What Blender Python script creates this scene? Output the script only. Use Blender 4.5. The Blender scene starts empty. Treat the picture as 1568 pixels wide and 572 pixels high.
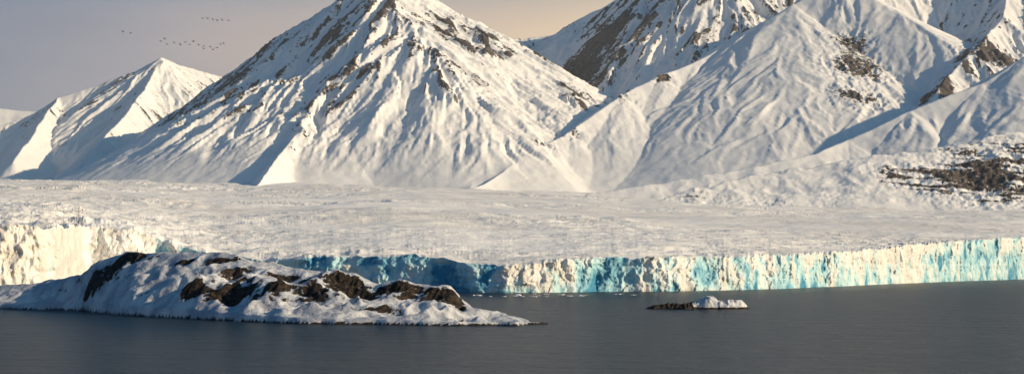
import bpy, math, numpy as np
from mathutils import Vector
rng=np.random.RandomState(7)
H=24.0
# ---------------------------------------------------------------- noise
_perm=rng.permutation(1024).astype(np.int32); _perm=np.concatenate([_perm,_perm])
_ang=rng.rand(1024)*2*np.pi
_gx=np.cos(_ang).astype(np.float32); _gy=np.sin(_ang).astype(np.float32)
def perlin(x,y,seed=0):
    x=(x+seed*37.17).astype(np.float32); y=(y+seed*91.73).astype(np.float32)
    xi=np.floor(x).astype(np.int32); yi=np.floor(y).astype(np.int32)
    xf=x-xi; yf=y-yi
    u=xf*xf*xf*(xf*(xf*6-15)+10); v=yf*yf*yf*(yf*(yf*6-15)+10)
    def g(ix,iy,dx,dy):
        h=_perm[_perm[ix&1023]+(iy&1023)]
        return _gx[h]*dx+_gy[h]*dy
    n00=g(xi,yi,xf,yf); n10=g(xi+1,yi,xf-1,yf)
    n01=g(xi,yi+1,xf,yf-1); n11=g(xi+1,yi+1,xf-1,yf-1)
    a=n00+u*(n10-n00); b=n01+u*(n11-n01)
    return (a+v*(b-a))*1.4
def fbm(x,y,oct=4,seed=0):
    r=0; a=1.0; f=1.0; t=0
    for i in range(oct):
        r=r+a*perlin(x*f,y*f,seed+i); t+=a; a*=.5; f*=2.03
    return r/t
def ridged(x,y,oct=3,seed=0):
    r=0; a=1.0; f=1.0; t=0
    for i in range(oct):
        r=r+a*(1-np.abs(perlin(x*f,y*f,seed+i))*1.6); t+=a; a*=.5; f*=2.1
    return r/t
def sstep(a,b,x):
    t=np.clip((x-a)/(b-a),0,1); return t*t*(3-2*t)
# ---------------------------------------------------------------- mesh helper
def grid_mesh(name,X,Y,Z,mat,attrs={},smooth=True):
    nr,nc=X.shape
    co=np.stack([X,Y,Z],-1).reshape(-1,3).astype(np.float32)
    idx=np.arange(nr*nc,dtype=np.int32).reshape(nr,nc)
    f=np.stack([idx[:-1,:-1],idx[:-1,1:],idx[1:,1:],idx[1:,:-1]],-1).reshape(-1)
    nf=len(f)//4
    me=bpy.data.meshes.new(name)
    me.vertices.add(len(co)); me.vertices.foreach_set('co',co.ravel())
    me.loops.add(len(f)); me.loops.foreach_set('vertex_index',f)
    me.polygons.add(nf)
    me.polygons.foreach_set('loop_start',np.arange(0,nf*4,4,dtype=np.int32))
    me.polygons.foreach_set('loop_total',np.full(nf,4,dtype=np.int32))
    me.polygons.foreach_set('use_smooth',np.full(nf,smooth))
    me.update(calc_edges=True)
    for k,a in attrs.items():
        at=me.attributes.new(k,'FLOAT','POINT'); at.data.foreach_set('value',np.ascontiguousarray(a.ravel(),dtype=np.float32))
    me.materials.append(mat)
    ob=bpy.data.objects.new(name,me); bpy.context.scene.collection.objects.link(ob)
    return ob
# ---------------------------------------------------------------- material helpers
class NT:
    def __init__(s,name):
        s.m=bpy.data.materials.new(name); s.m.use_nodes=True; s.t=s.m.node_tree
        s.b=s.t.nodes['Principled BSDF']
    def n(s,ty,**k):
        nd=s.t.nodes.new(ty)
        for a,v in k.items(): setattr(nd,a,v)
        return nd
    def l(s,a,b): s.t.links.new(a,b)
    def noise(s,scale,detail=4,rough=.55,vec=None,dist=0):
        nd=s.n('ShaderNodeTexNoise'); nd.inputs['Scale'].default_value=scale
        nd.inputs['Detail'].default_value=detail; nd.inputs['Roughness'].default_value=rough
        nd.inputs['Distortion'].default_value=dist
        if vec is not None: s.l(vec,nd.inputs['Vector'])
        return nd.outputs['Fac']
    def math(s,op,a,b=None,c=None,clamp=False):
        nd=s.n('ShaderNodeMath',operation=op); nd.use_clamp=clamp
        for i,v in enumerate((a,b,c)):
            if v is None: continue
            if isinstance(v,(int,float)): nd.inputs[i].default_value=v
            else: s.l(v,nd.inputs[i])
        return nd.outputs[0]
    def mr(s,v,a,b,c=0,d=1):
        nd=s.n('ShaderNodeMapRange'); nd.interpolation_type='SMOOTHSTEP'
        s.l(v,nd.inputs[0])
        for i,q in enumerate((a,b,c,d)): nd.inputs[i+1].default_value=q
        return nd.outputs[0]
    def mix(s,f,a,b):
        nd=s.n('ShaderNodeMix',data_type='RGBA')
        if isinstance(f,(int,float)): nd.inputs[0].default_value=f
        else: s.l(f,nd.inputs[0])
        for i,v in ((6,a),(7,b)):
            if isinstance(v,tuple): nd.inputs[i].default_value=(*v,1)
            else: s.l(v,nd.inputs[i])
        return nd.outputs[2]
    def attr(s,name):
        nd=s.n('ShaderNodeAttribute'); nd.attribute_name=name; return nd.outputs['Fac']
    def pos(s,scale=(1,1,1)):
        g=s.n('ShaderNodeNewGeometry'); mp=s.n('ShaderNodeMapping'); mp.inputs['Scale'].default_value=scale
        s.l(g.outputs['Position'],mp.inputs['Vector']); return mp.outputs['Vector']
    def bump(s,h,dist,strength=1,prev=None):
        nd=s.n('ShaderNodeBump'); nd.inputs['Distance'].default_value=dist; nd.inputs['Strength'].default_value=strength
        s.l(h,nd.inputs['Height'])
        if prev is not None: s.l(prev,nd.inputs['Normal'])
        return nd.outputs['Normal']
SNOW=(.90,.88,.86)
def mat_mountain():
    s=NT('mountain_snow_rock'); p=s.pos()
    a=s.attr('rock')
    n=s.noise(.07,5,.8,p)
    v=s.math('ADD',a,s.math('MULTIPLY_ADD',n,1.3,-.65))
    f=s.mr(v,.42,.52)
    rock=s.mix(s.mr(n,.38,.62),(.16,.125,.105),(.03,.028,.03))
    snow=s.mix(s.mr(s.noise(.004,3,.6,p),.35,.7),(.82,.81,.80),SNOW)
    s.l(s.mix(f,snow,rock),s.b.inputs['Base Color'])
    s.b.inputs['Roughness'].default_value=.8; s.b.inputs['Specular IOR Level'].default_value=.15
    b=s.bump(s.noise(.05,3,.6,p),3,.35)
    s.l(b,s.b.inputs['Normal'])
    return s.m
def mat_glacier():
    s=NT('glacier_ice'); p=s.pos(); pv=s.pos((1,1,.25))
    bl=s.attr('blue'); cl=s.attr('cliff')
    n=s.noise(.10,4,.65,pv)
    v=s.math('ADD',bl,s.math('MULTIPLY_ADD',n,1.3,-.65))
    f=s.mr(v,.05,.60)
    ice=s.mix(s.mr(v,.35,.95),(.38,.66,.72),(.04,.23,.38))
    snow=s.mix(s.mr(s.noise(.008,4,.65,s.pos((.35,1,1))),.35,.65),(.80,.77,.735),SNOW)
    dirt=s.mr(s.noise(.07,5,.75,pv),.40,.68,0.15,.7)
    snow2=s.mix(s.math('MULTIPLY',dirt,cl),snow,(.52,.47,.40))
    s.l(s.mix(f,snow2,ice),s.b.inputs['Base Color'])
    s.b.inputs['Roughness'].default_value=.6; s.b.inputs['Specular IOR Level'].default_value=.3
    b=s.bump(s.noise(.03,5,.6,s.pos((.5,1,1))),6,.75)
    b2=s.bump(s.noise(.25,4,.65,pv),1.6,.9,b)
    nm=s.n('ShaderNodeMix',data_type='VECTOR'); s.l(cl,nm.inputs[0]); s.l(b,nm.inputs[4]); s.l(b2,nm.inputs[5])
    s.l(nm.outputs[1],s.b.inputs['Normal'])
    return s.m
def mat_island():
    s=NT('snow_covered_rock'); p=s.pos()
    a=s.attr('rock')
    n=s.noise(.4,6,.75,p)
    v=s.math('ADD',a,s.math('MULTIPLY_ADD',n,1.6,-.8))
    f=s.mr(v,.47,.52)
    rock=s.mix(s.mr(s.noise(.5,6,.75,p),.38,.65),(.014,.013,.013),(.10,.07,.05))
    snow=s.mix(s.mr(s.noise(.08,5,.6,p),.40,.62),(.38,.40,.46),(.66,.66,.67))  # snow darkened and blued: shade over the island painted into its colour
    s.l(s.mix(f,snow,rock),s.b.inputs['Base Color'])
    s.b.inputs['Roughness'].default_value=.75; s.b.inputs['Specular IOR Level'].default_value=.2
    b=s.bump(s.noise(.14,6,.6,p),2.4,.8)
    h=s.math('MULTIPLY',s.noise(.9,4,.7,p),f)
    b=s.bump(h,1.6,1,b)
    s.l(b,s.b.inputs['Normal'])
    return s.m
def mat_sea():
    s=NT('sea_water')
    p1=s.pos((.6,1,1)); p2=s.pos((.4,1,1))
    s.b.inputs['Base Color'].default_value=(.010,.024,.036,1)
    s.b.inputs['Roughness'].default_value=.30; s.b.inputs['IOR'].default_value=1.333
    b=s.bump(s.noise(.6,4,.7,p1),3.4,1)
    b=s.bump(s.noise(.08,3,.6,p2),6,.8,b)
    s.l(b,s.b.inputs['Normal'])
    return s.m
def mat_plain(name,c,r=.8):
    s=NT(name); 
    s.l(s.mix(s.noise(6,3,.6),tuple(q*.7 for q in c),tuple(min(1,q*1.2) for q in c)),s.b.inputs['Base Color'])
    s.b.inputs['Roughness'].default_value=r; return s.m
# ---------------------------------------------------------------- glacier tables (bearing mil, front distance, top elev mil)
FT=np.array([(-620,900,28),(-517,910,28),(-392,930,27.5),(-362,955,26.5),(-347,985,25),(-336,1060,26),(-327,1150,27.5),(-292,1165,25),
(-272,1180,18),(-257,1180,11),(-227,1150,6),(-192,1100,1),(-157,1070,2.5),(-92,1040,4),(-52,1030,2.5),(-32,1010,-1),(8,1012,-1.5),
(58,1030,2),(108,1050,3.5),(158,1085,3.5),(208,1160,5),(258,1290,7.5),(318,1500,14),(392,1780,19),(558,2300,22),(720,2700,24)],float)
BT=np.array([(-620,4900,61),(-392,4800,62),(-142,4300,58),(-42,4050,55),(58,3800,51),(108,3500,48),(158,3300,42),(208,3250,40),(392,3250,39),(720,3300,40)],float)
LB=np.linspace(-760,860,3241)
def table(T,c,sig):
    v=np.interp(LB,T[:,0],T[:,c]); 
    if sig<=0: return v
    k=int(sig*3/.5); w=np.exp(-.5*(np.arange(-k,k+1)*.5/sig)**2); w/=w.sum()
    return np.convolve(np.pad(v,k,mode='edge'),w,'valid')
F1=table(FT,1,2.5); F2=table(FT,2,3); F1s=table(FT,1,30); F2s=table(FT,2,30); B1=table(BT,1,35); B2=table(BT,2,35)
def glacier_z(b,d):
    d0=np.interp(b,LB,F1s); e0=np.interp(b,LB,F2s); d1=np.interp(b,LB,B1); e1=np.interp(b,LB,B2)
    z0=H+e0*d0/1000; z1=H+e1*d1/1000
    t=(d-d0)/(d1-d0)
    z=z0+(z1-z0)*t
    return np.where(t<1,z,H+e1*d/1000)
# ---------------------------------------------------------------- mountains
def S(*pts): return [(b*d/1000.,float(d),H+e*d/1000.) for b,e,d in pts]
RIDGES=[
 # pts, side slope, rib strength, id, end stretch
 (S((-600,70,9600),(-467,85,9900),(-392,106,10200),(-367,115,10300),(-347,127,10400),(-317,137,10500),(-290,147,10500),(-270,158,10500),(-254,152,10800),(-225,144,11000),(-192,135,11200)),.8,.9,1,1),
 (S((-270,156,10500),(-280,137,10000),(-290,120,9500),(-312,98,8800),(-337,68,7900)),.95,.9,2,1.5),
 (S((-347,127,10400),(-362,105,9600),(-382,78,8600)),.95,.9,3,1.5),
 (S((-105,225,6200),(-142,197,6700),(-172,179,7250),(-194,162,7800),(-225,140,8500),(-258,117,9000),(-300,90,9400),(-345,64,9600)),.95,1.25,4,2.2),
 (S((-105,225,6200),(-112,205,6050),(-127,170,5750),(-134,148,5450),(-157,116,5050),(-174,87,4700),(-194,62,4300)),.95,1.2,5,1),
 (S((-105,225,6200),(-72,212,6300),(-52,200,6500),(-22,180,6900),(-7,175,7200),(8,172,7500),(33,176,7500),(58,190,7300)),.68,1.05,6,1.7),
 (S((58,190,7300),(78,201,7200),(108,220,7000),(158,245,6900),(208,260,7200),(283,260,7400),(392,260,7500),(560,250,7500)),1.0,1.2,26,1),
 (S((-90,194,6100),(-100,140,5600),(-106,88,5000)),.66,1.05,7,2),
 (S((-52,192,6450),(-48,152,6050),(-44,112,5550)),.60,.9,8,2),
 (S((60,188,7250),(45,155,6800),(33,125,6350),(22,97,5900)),.9,1.2,9,1.5),
 (S((108,212,6950),(90,180,6600),(78,150,6300),(66,125,6050)),1.0,1.2,10,1.5),
 (S((253,220,6000),(215,200,5900),(173,172,5800),(138,155,5600),(113,145,5450),(83,130,5250),(43,102,4950),(8,81,4650),(-20,62,4350),(-42,54,4150)),.64,.24,11,1.5),
 (S((253,220,6000),(256,174,5600),(266,147,5300),(263,117,5000),(250,100,4700)),.85,1.1,12,1.5),
 (S((253,220,6000),(320,235,6300),(392,230,5900),(373,190,5500),(353,165,5200),(328,135,4900),(308,120,4600)),.9,1.15,13,1),
 (S((620,190,5000),(458,190,4700),(392,162,4500),(358,140,4400),(308,120,4300),(258,97,4200),(233,87,4100),(183,77,4000),(108,64,3950),(58,55,3900)),.62,.25,14,1),
 (S((620,120,4000),(483,115,3900),(392,105,3700),(358,96,3650),(308,88,3600),(258,83,3550),(208,74,3500),(168,67,3450),(138,58,3400),(113,50,3350)),.56,.4,15,1),
 (S((-2,120,6500),(-20,80,5300),(-32,58,4300)),.22,.1,16,1),
]
PATCH=[(275,6400,200,1.1),(330,6700,150,.8),(505,6750,150,.8),(1390,5250,140,1.3),(1420,5520,100,1.0),(1330,4950,120,1.1),(1890,5230,120,.9),(1640,4930,110,.9),(-560,6120,120,.5),(-330,5900,160,.45),(-100,6400,150,.45),
 (616,5450,60,1.0),(436,5250,60,.9),(226,4950,60,1.0),(130,4800,50,1.0),(960,5760,60,.8)]
PATCHF=[(1240,3430,200,.9),(1330,3480,160,1.0),(1130,3380,110,.8),(1000,3450,70,.6),(1450,3500,150,.9),(650,3290,70,1.1),(480,3350,90,.9),(360,3640,110,1.0),(250,3780,90,.8),(820,3330,60,.6)]
def macro(X,Y):
    Xw=X+28*fbm(X/500,Y/500,2,50)+6*fbm(X/70,Y/70,2,52); Yw=Y+28*fbm(X/500,Y/500,2,60)+6*fbm(X/70,Y/70,2,62)
    sc=9.0; hs=[]
    for pts,k,amp,seed,st in RIDGES:
        best=np.full(X.shape,-1e5,np.float32); bd=np.zeros_like(X)
        for (x0,y0,z0),(x1,y1,z1) in zip(pts[:-1],pts[1:]):
            dx,dy=x1-x0,y1-y0; L=dx*dx+dy*dy
            tr=((Xw-x0)*dx+(Yw-y0)*dy)/L
            t=np.clip(tr,0,1)
            ex=(x0==pts[0][0]) and st>1
            d2=(Xw-x0-t*dx)**2+(Yw-y0-t*dy)**2
            if ex: d2=d2+(st*st-1)*L*np.minimum(tr,0)**2
            dist=np.sqrt(d2)
            if seed==16: dist=dist+4*np.maximum(0,dist-300)
            h=z0+t*(z1-z0)-k*dist*(1-.20*dist/(dist+900))
            m=h>best; best=np.where(m,h,best); bd=np.where(m,dist,bd)
        hs.append((best,bd,amp))
    M=np.maximum.reduce([h[0] for h in hs])
    s=np.zeros_like(X); A=np.zeros_like(X); BD=np.zeros_like(X)
    for h,bd,amp in hs:
        w=np.exp(np.maximum((h-M)/sc,-30)); s+=w; A+=w*amp; BD+=w*bd
    return M+sc*np.log(s)*.8, A/s, BD/s
# fall-line aligned gully noise on a regular map
GX0,GX1,GY0,GY1,GS=-4300.,4300.,2700.,11400.,11.
def bil(A,x,y):
    fx=np.clip((x-GX0)/GS,0,A.shape[1]-1.001); fy=np.clip((y-GY0)/GS,0,A.shape[0]-1.001)
    ix=fx.astype(np.int32); iy=fy.astype(np.int32); ux=(fx-ix).astype(np.float32); uy=(fy-iy).astype(np.float32)
    a=A[iy,ix]; b=A[iy,ix+1]; c=A[iy+1,ix]; d=A[iy+1,ix+1]
    return (a*(1-ux)+b*ux)*(1-uy)+(c*(1-ux)+d*ux)*uy
def gullies():
    gx=np.arange(GX0,GX1,GS,dtype=np.float32); gy=np.arange(GY0,GY1,GS,dtype=np.float32)
    X,Y=np.meshgrid(gx,gy); Z,A,BD=macro(X,Y)
    for _ in range(3):
        Zs=Z.copy(); Zs[1:-1,1:-1]=(Z[1:-1,1:-1]*2+Z[:-2,1:-1]+Z[2:,1:-1]+Z[1:-1,:-2]+Z[1:-1,2:])/6; Z=Zs
    Z=Z+50*fbm(X/330,Y/330,2,200)+16*fbm(X/110,Y/110,2,205)
    dy,dx=np.gradient(Z,GS); n=np.sqrt(dx*dx+dy*dy)+1e-4; dx/=n; dy/=n
    m=(np.abs(X/Y)<.60)
    xs=X[m]; ys=Y[m]; acc=[np.zeros_like(xs) for _ in range(3)]
    SC=(38.,84.,230.); SG=(45.,120.,340.)
    for sg in (1,-1):
        px=xs.copy(); py=ys.copy()
        for k in range(0,13):
            if k>0:
                vx=bil(dx,px,py); vy=bil(dy,px,py); px=px+sg*27*vx; py=py+sg*27*vy
            elif sg==-1: continue
            for j in range(3):
                w=math.exp(-.5*(k*27/SG[j])**2)
                if w<.05: continue
                acc[j]+=w*perlin(px/SC[j],py/SC[j],300+j)
    out=[]
    for j in range(3):
        a=acc[j]/acc[j].std(); r=1-np.abs(a)*.8
        G=np.zeros_like(X); G[m]=np.maximum(r,-1.2); out.append(G)
    return out
G1,G2,G3=gullies()
def build_mountains(nc=1500,nr=1200):
    b=np.linspace(-560,600,nc); tt=np.linspace(0,1,nr)
    d=2700+ (11300-2700)*(tt*.62+.38*tt**2)
    B,D=np.meshgrid(b,d)
    X=(B*D/1000).astype(np.float32); Y=D.astype(np.float32)
    gz=glacier_z(B,D).astype(np.float32)
    Z,A,BD=macro(X,Y)
    g1=bil(G1,X,Y); g2=bil(G2,X,Y); g3=bil(G3,X,Y)
    cal=sstep(-.4,.2,fbm(X/520,Y/520,2,130))
    hi=sstep(60,450,Z-gz)
    fade=(sstep(0,120,BD)*.8+.2)*sstep(10,330,Z-gz)
    u3=.5+.5*g3; u2=.5+.5*g2
    Z=Z+A*fade*(20*(g3-.35)+ (.4+.6*cal)*(24*(g2-.35)*(.35+.65*u3)+14*(g1-.35)*(.35+.65*u2)))
    pm=np.zeros_like(X)
    for px,py,r,w in PATCH: pm+=w*np.exp(-(((X-px)**2+(Y-py)**2)/r**2))
    pf=np.zeros_like(X)
    for px,py,r,w in PATCHF: pf+=w*np.exp(-(((X-px)**2+(Y-py)**2)/r**2))
    Z=Z+pm*24*(ridged(X/45,Y/45,3,78)-.6)+A*fade*8*(ridged(X/60,Y/60,3,79)-.6)
    low=sstep(4300,3700,Y)
    Z=Z+low*sstep(0,60,Z-gz)*(18*(ridged(X/170+Y/400,Y/110,4,99)-.6))+pf*9*ridged(X/30,Y/20,3,101)*low
    dz=Z-(gz-12)
    Z=(gz-12)+np.where(dz>0,np.sqrt(dz*dz+18**2)-18,np.maximum(dz,-25))
    Z=np.where(Y<2760,gz-20,Z)
    zx=np.gradient(Z,axis=1)/np.gradient(X,axis=1)
    zy=np.gradient(Z,axis=0)/np.gradient(Y,axis=0)
    zy=zy-zx*(B/1000)
    sl=np.sqrt(zx**2+zy**2)
    rib=(.55*sstep(.5,1,g2)*u3+.75*sstep(.35,.95,g1)*(.25+.75*np.clip(g2,0,1)))*np.minimum(A,1.1)*(.3+.7*cal)
    pmc=np.minimum(pm,1)
    rock=.0+.25*sstep(1.0,1.7,sl)+.88*rib*(.3+.7*hi)+.80*pmc*sstep(.2,.6,sl)*(.62+.8*rib+.20*g1)+.40*fbm(X/420,Y/420,3,120)+.16*fbm(X/28,Y/28,2,125)-.28*(1-np.minimum(A,1))*(1-.8*pmc)-.12*(1-hi)
    band=ridged((X*.35+Y)/60+Z/30,X/260,3,140)
    rock=rock+low*(1.5*(band-.60)*(.30+pf)+.50*pf+.0)*sstep(.06,.35,sl)
    rock=rock*sstep(2,30,Z-gz+8)
    return grid_mesh('mountain_range',X,Y,Z,mat_mountain(),{'rock':rock})
build_mountains()
def far_range():
    nc,nr=500,60
    b=np.linspace(-700,-150,nc); d=np.linspace(13000,16500,nr); B,D=np.meshgrid(b,d); X=B*D/1000; Y=D
    cr=H+ (117+5*fbm(B/40,B*0,3,5))*14.5
    Z=cr-np.abs(D-14500)*.55+50*(ridged(X/700,Y/900,4,9)-.6)
    return grid_mesh('distant_mountains',X,Y,Z,bpy.data.materials['mountain_snow_rock'],{'rock':.2+0*Z})
far_range()
# ---------------------------------------------------------------- glacier
def build_glacier(nc=2200,nt=60,nr=620):
    b=np.linspace(-560,600,nc)
    d0=np.interp(b,LB,F1); e0=np.interp(b,LB,F2)
    x0=b*d0/1000
    z0=H+e0*d0/1000
    d0=d0+18*fbm(x0/100,x0*0,4,3)+8*fbm(x0/22,x0*0,3,8)
    x0=b*d0/1000
    s=x0+ .6*d0
    top=z0+3.4*fbm(s/26,s*0,4,21)+1.6*perlin(s/5,s*0,31)
    t=np.linspace(-.06,1,nt)[:,None]
    Hc=top[None,:]
    Zc=t*Hc
    S_=np.repeat(s[None,:],nt,0)
    W_=S_+7*fbm(S_/40,Zc/16,3,41)
    col=ridged(W_/20,Zc/30,3,42)
    col2=ridged(W_/7,Zc/9,2,52)
    blk=fbm(S_/7,Zc/6,3,44); big=fbm(S_/60,Zc/50,3,46)
    ins=4.5*(1-col)*(.5+sstep(-.3,.4,fbm(S_/120,S_*0,2,56)))+1.8*(1-col2)+2.8*blk+12*big+np.clip(t,0,1)**1.6*Hc*.28
    ins=ins*(.35+.65*np.clip(t*3,0,1))
    ter=np.floor((t+.35*perlin(S_/15,Zc/12,48))*3)/3
    ins=ins+ter*4.0
    Dc=d0[None,:]+ins
    Bc=np.repeat(b[None,:],nt,0)
    Xc=Bc*Dc/1000+1.2*perlin(S_/6,Zc/10,47)
    blue_c=.42+.45*sstep(.62,.15,col)+.45*big-.26*np.clip(t,0,1)+.60*fbm(S_/130,S_*0,2,55)+.35*fbm(W_/30,Zc/40,2,57)
    blue_c=blue_c+.15*sstep(-200,-150,Bc)*sstep(20,-40,Bc)+.35*np.exp(-((Bc-75)/14)**2)
    q=np.linspace(0,1,nr+1)[1:,None]
    de=5600.
    Ds=Dc[-1][None,:]*(de/Dc[-1][None,:])**(q**1.05)
    Bs=np.repeat(b[None,:],nr,0)
    Xs=Bs*Ds/1000
    dd=Ds-Dc[-1][None,:]
    near=np.exp(-dd/300)
    gz=glacier_z(Bs,Ds)
    bl1=np.exp(-dd/160); gz=gz*(1-bl1)+bl1*(z0[None,:]+.02*dd)
    act=sstep(-.25,.35,fbm(Xs/500,Ds/300,3,91))
    rough=ridged(Xs/38+.4*fbm(Xs/80,Ds/80,2,60),Ds/18,3,61)-.62
    wx=Xs+70*fbm(Xs/300,Ds/200,2,92)
    rough2=ridged(wx/200+Ds/600,Ds/70+.3*fbm(Xs/150,Ds/150,2,93),4,65)-.6
    rough3=ridged(wx/75,Ds/34+.5*fbm(Xs/90,Ds/90,2,97),3,98)-.6
    undul=fbm(Xs/520,Ds/300,4,70)
    band=sstep(-.15,.35,fbm(Xs/1100,Ds/380,3,75))
    band3=sstep(-.05,.25,fbm(Xs/650,Ds/240,3,95))
    lf=sstep(-60,-250,Bs)
    Zs=gz+near*rough*(2.5+5*act)+ (2+17*band*(.5+.5*lf))*rough2+20*undul*(1-near)+rough3*band3*(5+5*lf)*(1-near)
    bl0=np.exp(-dd/8)
    Zs=Zs*(1-bl0)+(top[None,:])*bl0
    left=sstep(-120,-300,Bs)*np.exp(-dd/1100)
    Zs+=left*9*(ridged(Xs/60,Ds/50,4,81)-.6)*(1-bl0)
    blue_s=-.25+.55*near*act*sstep(.05,-.35,rough)+.35*sstep(.0,-.5,rough2)*band+.35*band3*sstep(.0,-.4,rough3)
    X=np.vstack([Xc,Xs]); Y=np.vstack([Dc,Ds]); Z=np.vstack([Zc,Zs])
    blue=np.vstack([blue_c,blue_s]); cliff=np.vstack([np.ones_like(Zc),0*Zs])
    lw=sstep(-230,-300,X/Y*1000)
    blue=blue-lw*.6*cliff-lw*.1
    return grid_mesh('glacier',X,Y,Z,mat_glacier(),{'blue':blue,'cliff':cliff})
build_glacier()
# ---------------------------------------------------------------- island
CR=np.array([(-600,760,8),(-420,760,9),(-330,730,10),(-274,700,11),(-250,690,13),(-216,655,17.5),(-203,640,25),(-187,632,27.8),(-165,620,28.3),(-133,600,28.2),(-119,590,24.5),
(-103,580,22.3),(-80,565,18.5),(-62,552,13.8),(-39,545,11.4),(-25,535,9),(-20,530,4.6),(-4,520,3.2),(3,512,2),(8,508,-1.5),(20,508,-4)],float)
FR=np.array([(-600,740),(-330,690),(-261,667),(-212,640),(-169,578),(-121,533),(-84,505),(-45,495),(-20,487),(2,487),(6,497),(20,505)],float)
RK=[(-187,626,17,4,1.0,1.0),(-172,618,10,2.5,.7,0),(-122,575,9,3,.9,1.0),(-121,553,11,6,1.2,2.4),(-113,549,6,3,.9,.6),(-97,537,8,5,1.2,2.0),(-70,543,10,7,1.35,4.2),(-79,532,6,4,1.1,2),
 (-46,535,9,5,1.15,3.2),(-27,527,9,7,1.3,4.2),(-20,522,3,3,.9,.6),(-130,592,10,2.6,1.05,.7),(-150,600,9,1.8,.95,.4),(-100,565,8,2.4,1.05,.8),(-88,555,8,2.4,1.05,1.0),(-60,528,4,2,.7,1),(-205,634,7,2.5,1.0,.5),(-138,560,6,3.5,1.1,1.6),(-108,585,8,2.2,1.0,.5),(-140,545,5,2.5,.9,.9),(-165,585,6,2,.85,.6),(-90,520,6,2,.8,.6),(-52,512,6,2,.8,.6)]
def build_island():
    xs=np.arange(-600,14,.6); ys=np.arange(470,860,.6)
    X,Y=np.meshgrid(xs,ys)
    zc=np.interp(X,CR[:,0],CR[:,2]); yc=np.interp(X,CR[:,0],CR[:,1]); yf=np.interp(X,FR[:,0],FR[:,1])
    yf=yf+6*fbm(X/30,X*0+.3,4,11)+1.0*perlin(X/7,X*0,19)
    yw=Y+5*fbm(X/30,Y/30,3,12)*sstep(0,25,Y-yf)
    t=(yw-yf)/np.maximum(yc-yf,4)
    up=zc*(.10+.90*np.clip(t,0,1)**.92)
    prof=np.where(t<1,up,zc-(yw-yc)*.32-((yw-yc)/60)**2*4)
    shore=sstep(-1.5,1.5,Y-yf)
    body=sstep(.0,.25,t)
    crest=1-.75*np.exp(-((t-1)/.25)**2)
    rt=.7+.6*sstep(-170,-110,X)
    kn=ridged(X/26+.25*Y/26,Y/17,3,16)-.6
    Z=prof+body*crest*rt*(3.6*fbm(X/30,Y/18,4,14)+6.5*kn)+.35*fbm(X/7,Y/6,3,18)
    rock=np.zeros_like(X)-.18+.16*fbm(X/15,Y/12,3,23)
    for px,py,rx,ry,w,h in RK:
        v0=(Y-py+.12*(X-px)+2.5*fbm(X/9,Y/9,2,int(abs(px))))
        u=(X-px)/rx; v=v0/ry
        g=np.exp(-(u*u+v*v))
        rock+=.80*w*g
        v2=(v0-ry*1.0)/(ry*1.2)
        Z+=h*1.3*np.exp(-(u*u*.8+v2*v2))
    cr=ridged(X/3.5,Y/3,3,26)
    Z+=sstep(.2,.6,rock)*(2.4*(cr-.6)-.3)
    lip=1.3+.7*fbm(X/11,Y/9,2,30)
    Zl=np.where(t<1,np.maximum(Z,lip*sstep(.4,.0,t)),Z)
    Z=-2+(Zl+2)*shore
    gy,gx=np.gradient(Z,.6); sl=np.sqrt(gx**2+gy**2)
    rock+=.50*sstep(.6,1.3,sl)*body
    rock=rock-.3*sstep(9,0,Y-yf)*(Z>.6)
    rock=np.where((Z<.7)&(t<.6),1.2,rock)
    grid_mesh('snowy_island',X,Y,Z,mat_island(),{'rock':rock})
    return Z
IZ=build_island()
def island_h(x,y):
    j=int(round((x+600)/.6)); i=int(round((y-470)/.6)); return float(IZ[i,j])
# ---------------------------------------------------------------- skerry
def build_skerry():
    xs=np.arange(62,128,.25); ys=np.arange(640,690,.25); X,Y=np.meshgrid(xs,ys)
    hx=np.array([66,70,73,80,88,93,97,101,104,107,110,113,116,119,122]); hz=np.array([-2,.6,1.6,2.4,2.3,3.2,5.2,6.6,4.4,3.4,4.2,4.3,4.2,1.5,-2])
    zc=np.interp(X+1.2*fbm(X/4,Y/4,2,3),hx,hz)
    w=7*np.sqrt(np.clip(1-((X-95)/29)**2,0.01,1))
    v=np.abs(Y-665+2*fbm(X/9,X*0,2,5))/w
    Z=zc*(1-v**3)+(1.6*(ridged(X/4,Y/4,3,7)-.6)+.5*fbm(X/1.5,Y/1.5,2,9))*(v<1.1)
    Z=np.where(v>1,-2.5,Z); Z=np.maximum(Z,-2.5)
    snowy=sstep(88,99,X+3*perlin(X/5,Y/5,2))
    rock=1.1-1.35*snowy*sstep(.6,1.4,Z)+.25*fbm(X/3,Y/3,2,4)
    rock-=.7*sstep(1.7,2.4,Z)*(1-snowy)*sstep(76,72,X)
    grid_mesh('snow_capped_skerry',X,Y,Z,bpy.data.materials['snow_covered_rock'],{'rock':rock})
build_skerry()
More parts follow.
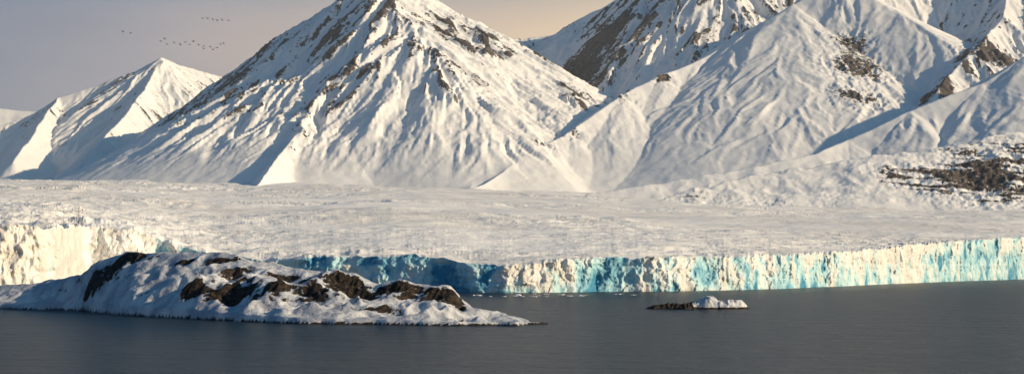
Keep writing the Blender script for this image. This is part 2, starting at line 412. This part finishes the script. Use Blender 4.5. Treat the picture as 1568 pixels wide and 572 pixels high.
# ---------------------------------------------------------------- sea
def build_sea():
    X,Y=np.meshgrid(np.linspace(-40000,40000,9),np.linspace(-20000,60000,9))
    grid_mesh('sea',X,Y,0*X,mat_sea())
build_sea()
def ice_floes():
    me=bpy.data.meshes.new('drifting_ice'); V=[];F=[]
    r=np.random.RandomState(3)
    spots=[(-30+r.rand()*120,880+r.rand()*90) for _ in range(26)]
    for x,y in spots:
        n=9; a=np.sort(r.rand(n)*2*np.pi); L=1.0+r.rand()*3.0; W=.6+r.rand()*1.4; h=.15+.5*r.rand()
        b0=len(V)
        for q in a: V.append((x+L*math.cos(q)*(.8+.4*r.rand()),y+W*math.sin(q),-.3))
        for q in a: V.append((x+.75*L*math.cos(q),y+.75*W*math.sin(q),h*(.6+.6*r.rand())))
        for i in range(n): F.append((b0+i,b0+(i+1)%n,b0+n+(i+1)%n,b0+n+i))
        F.append(tuple(b0+n+i for i in range(n)))
    me.from_pydata(V,[],F); me.materials.append(mat_plain('floe_ice',(.75,.76,.78)))
    ob=bpy.data.objects.new('drifting_ice',me); bpy.context.scene.collection.objects.link(ob)
ice_floes()
# ---------------------------------------------------------------- air: thin real haze lying over the fjord and valley
def haze():
    import bmesh
    me=bpy.data.meshes.new('atmospheric_haze'); bm=bmesh.new()
    x0,x1,y0,y1,z0,z1=-9000,9000,1500,12600,-5,1150
    v=[bm.verts.new(p) for p in [(x0,y0,z0),(x1,y0,z0),(x1,y1,z0),(x0,y1,z0),(x0,y0,z1),(x1,y0,z1),(x1,y1,z1),(x0,y1,z1)]]
    for f in [(0,3,2,1),(4,5,6,7),(0,1,5,4),(1,2,6,5),(2,3,7,6),(3,0,4,7)]: bm.faces.new([v[i] for i in f])
    bm.to_mesh(me); bm.free()
    m=bpy.data.materials.new('haze_air'); m.use_nodes=True; t=m.node_tree; t.nodes.clear()
    vs=t.nodes.new('ShaderNodeVolumeScatter'); vs.inputs['Color'].default_value=(.90,.96,1,1); vs.inputs['Density'].default_value=2.6e-5; vs.inputs['Anisotropy'].default_value=.1
    o=t.nodes.new('ShaderNodeOutputMaterial'); t.links.new(vs.outputs[0],o.inputs['Volume'])
    me.materials.append(m); ob=bpy.data.objects.new('atmospheric_haze',me); bpy.context.scene.collection.objects.link(ob)
haze()
# ---------------------------------------------------------------- skinned figures
def skin(name,verts,edges,mat,sub=1):
    me=bpy.data.meshes.new(name); me.from_pydata([v[:3] for v in verts],edges,[])
    ob=bpy.data.objects.new(name,me); bpy.context.scene.collection.objects.link(ob)
    m=ob.modifiers.new('s','SKIN'); 
    for i,v in enumerate(verts):
        me.skin_vertices[0].data[i].radius=(v[3],v[3])
    me.skin_vertices[0].data[0].use_root=True
    ob.modifiers.new('u','SUBSURF').levels=sub; ob.modifiers['u'].render_levels=sub
    me.materials.append(mat); return ob
def hiker(x,y,rot,c):
    z=island_h(x,y)-.05
    V=[(0,0,.95,.17),(0,0,1.15,.16),(0,0,1.40,.19),(0,0,1.52,.07),(0,-.01,1.60,.08),(0,0,1.72,.11),
       (.2,0,1.43,.08),(.27,.03,1.15,.06),(.25,-.1,.90,.045),(-.2,0,1.43,.08),(-.28,.02,1.15,.06),(-.27,-.1,.90,.045),
       (.1,0,.88,.11),(.12,-.03,.50,.08),(.12,.02,.1,.06),(.13,-.14,.05,.05),(-.1,0,.88,.11),(-.12,-.03,.50,.08),(-.13,.06,.1,.06),(-.14,-.1,.05,.05),
       (0,.17,1.38,.12),(0,.18,1.1,.13)]
    E=[(0,1),(1,2),(2,3),(3,4),(4,5),(2,6),(6,7),(7,8),(2,9),(9,10),(10,11),(0,12),(12,13),(13,14),(14,15),(0,16),(16,17),(17,18),(18,19),(2,20),(20,21)]
    ob=skin('hiker',V,E,mat_plain('dark_clothes',c)); ob.location=(x,y,z); ob.rotation_euler=(0,0,rot); return ob
# they stand on the skyline of the snow cap
def brow(x):
    j=int(round((x+600)/.6)); yy=470+.6*np.arange(IZ.shape[0]); return float(yy[int(np.argmax((IZ[:,j]-H)/yy))])
hiker(-158.0,brow(-158.0)-.6,.4,(.03,.03,.04)); hiker(-155.6,brow(-155.6)-.6,-2,(.05,.03,.03))
# ---------------------------------------------------------------- birds
def bird_mesh(flap):
    V=[];F=[]
    prof=[(-.46,.012,.03),(-.40,.035,.03),(-.34,.03,.02),(-.2,.035,.0),(-.08,.085,-.01),(.08,.11,-.01),(.22,.08,0),(.34,.04,.01),(.45,.05,.01)]
    n=8
    for x,r,z in prof:
        for i in range(n):
            a=2*math.pi*i/n; V.append((x,r*math.cos(a),z+r*math.sin(a)*(1 if x<.4 else .3)))
    for k in range(len(prof)-1):
        for i in range(n): F.append((k*n+i,k*n+(i+1)%n,(k+1)*n+(i+1)%n,(k+1)*n+i))
    F.append(tuple(range(n-1,-1,-1))); F.append(tuple((len(prof)-1)*n+i for i in range(n)))
    for s in (1,-1):
        b0=len(V)
        st=[(.05,-.06,.20),(.35,-.09,.17),(.62,-.02,.12),(.82,.08,.03)]
        for y,x,c in st:
            z=.05+(flap*y if y<.4 else flap*.4+(y-.4)*flap*.4)
            V.append((x,s*y,z+.012)); V.append((x+c*1.0+.03,s*y,z)); V.append((x+c*.4,s*y,z+.03))
        for k in range(3):
            a=b0+k*3; c=a+3
            F+= [(a,c,c+2,a+2),(a+2,c+2,c+1,a+1),(a,a+1,c+1,c)]
    me=bpy.data.meshes.new('goose'); me.from_pydata(V,[],F); me.validate(); 
    me.materials.append(BM); return me
BM=mat_plain('dark_feathers',(.04,.036,.033))
bm=[bird_mesh(f) for f in (.7,.25,-.45)]
flock=bpy.data.objects.new('bird_flock',None); bpy.context.scene.collection.objects.link(flock)
flock.location=(-150,560,130)
pos=[(-298,175.5),(-292,174.5),(-237,186),(-233,185.5),(-229,185),(-226,184.6),(-222,184.4),(-217,184.2),
 (-269,168.5),(-266,170),(-264,166),(-259,167.5),(-254,165.6),(-250,167.6),(-247,166),(-244,168),(-240,165.5),(-236,165),(-236,162.5),(-231,164),(-226,163.5),(-229,161.8),(-223,166),(-221,167)]
for i,(b,e) in enumerate(pos):
    d=560+12*math.sin(i*2.3)
    o=bpy.data.objects.new('goose',bm[i%3]); bpy.context.scene.collection.objects.link(o)
    o.parent=flock; o.location=Vector((b*d/1000,d,H+e*d/1000))-flock.location
    o.rotation_euler=(.15*math.sin(i),.1*math.cos(i*3),-.35+.3*math.sin(i*1.7)); o.scale=(1.4,)*3
# ---------------------------------------------------------------- light
sd=Vector((.92,-.18,.385)).normalized()
el=math.asin(sd.z); az=math.atan2(sd.x,sd.y)
L=bpy.data.lights.new('sun','SUN'); L.energy=5.0; L.angle=math.radians(.5); L.color=(1,.785,.51)
lo=bpy.data.objects.new('sun',L); bpy.context.scene.collection.objects.link(lo)
lo.rotation_euler=(-sd).to_track_quat('-Z','Y').to_euler()
w=bpy.data.worlds.new('World'); bpy.context.scene.world=w; w.use_nodes=True
nt=w.node_tree; nt.nodes.clear()
def nn(ty,**k):
    nd=nt.nodes.new(ty)
    for a,v in k.items(): setattr(nd,a,v)
    return nd
sky=nn('ShaderNodeTexSky'); sky.sky_type='NISHITA'; sky.sun_disc=False; sky.sun_elevation=el; sky.sun_rotation=az
tint=nn('ShaderNodeMix',data_type='RGBA',blend_type='MULTIPLY'); tint.inputs[0].default_value=1; nt.links.new(sky.outputs[0],tint.inputs[6]); tint.inputs[7].default_value=(.28,.92,1.25,1)
bg=nn('ShaderNodeBackground'); bg.inputs[1].default_value=.070; nt.links.new(tint.outputs[2],bg.inputs[0])
tc=nn('ShaderNodeTexCoord'); sx=nn('ShaderNodeSeparateXYZ'); nt.links.new(tc.outputs['Generated'],sx.inputs[0])
mp=nn('ShaderNodeMapping'); mp.inputs['Scale'].default_value=(1.2,1.2,5); nt.links.new(tc.outputs['Generated'],mp.inputs[0])
no=nn('ShaderNodeTexNoise'); no.inputs['Scale'].default_value=2.2; no.inputs['Detail'].default_value=4; nt.links.new(mp.outputs[0],no.inputs[0])
ad=nn('ShaderNodeMath',operation='MULTIPLY_ADD'); nt.links.new(no.outputs[0],ad.inputs[0]); ad.inputs[1].default_value=.3; nt.links.new(sx.outputs[0],ad.inputs[2])
# lower sky is hazier and warmer than the upper
ad2=nn('ShaderNodeMath',operation='MULTIPLY_ADD'); nt.links.new(sx.outputs[2],ad2.inputs[0]); ad2.inputs[1].default_value=-.5; nt.links.new(ad.outputs[0],ad2.inputs[2])
cr=nn('ShaderNodeValToRGB'); 
mr=nn('ShaderNodeMapRange'); nt.links.new(ad2.outputs[0],mr.inputs[0]); mr.inputs[1].default_value=-.40; mr.inputs[2].default_value=.12
nt.links.new(mr.outputs[0],cr.inputs[0])
e=cr.color_ramp.elements; e[0].position=0; e[0].color=(.18,.225,.31,1); e[1].position=1; e[1].color=(.90,.68,.46,1)
m=cr.color_ramp.elements.new(.4); m.color=(.41,.38,.40,1)
bg2=nn('ShaderNodeBackground'); bg2.inputs[1].default_value=1; nt.links.new(cr.outputs[0],bg2.inputs[0])
vf=nn('ShaderNodeMapRange'); vf.interpolation_type='SMOOTHSTEP'; nt.links.new(sx.outputs[2],vf.inputs[0])
for i,q in enumerate((.17,.25,.92,0)): vf.inputs[i+1].default_value=q
mx=nn('ShaderNodeMixShader'); nt.links.new(vf.outputs[0],mx.inputs[0]); nt.links.new(bg.outputs[0],mx.inputs[1]); nt.links.new(bg2.outputs[0],mx.inputs[2])
out=nn('ShaderNodeOutputWorld'); nt.links.new(mx.outputs[0],out.inputs[0])
# ---------------------------------------------------------------- camera
c=bpy.data.cameras.new('camera'); co=bpy.data.objects.new('camera',c); bpy.context.scene.collection.objects.link(co)
co.location=(0,0,H); co.rotation_euler=(math.radians(90),0,0); c.lens=45.92; c.sensor_width=36; c.shift_y=.0727
c.clip_start=1; c.clip_end=90000
sc_=bpy.context.scene; sc_.camera=co
sc_.view_settings.view_transform='Standard'; sc_.view_settings.look='None'; sc_.view_settings.exposure=0
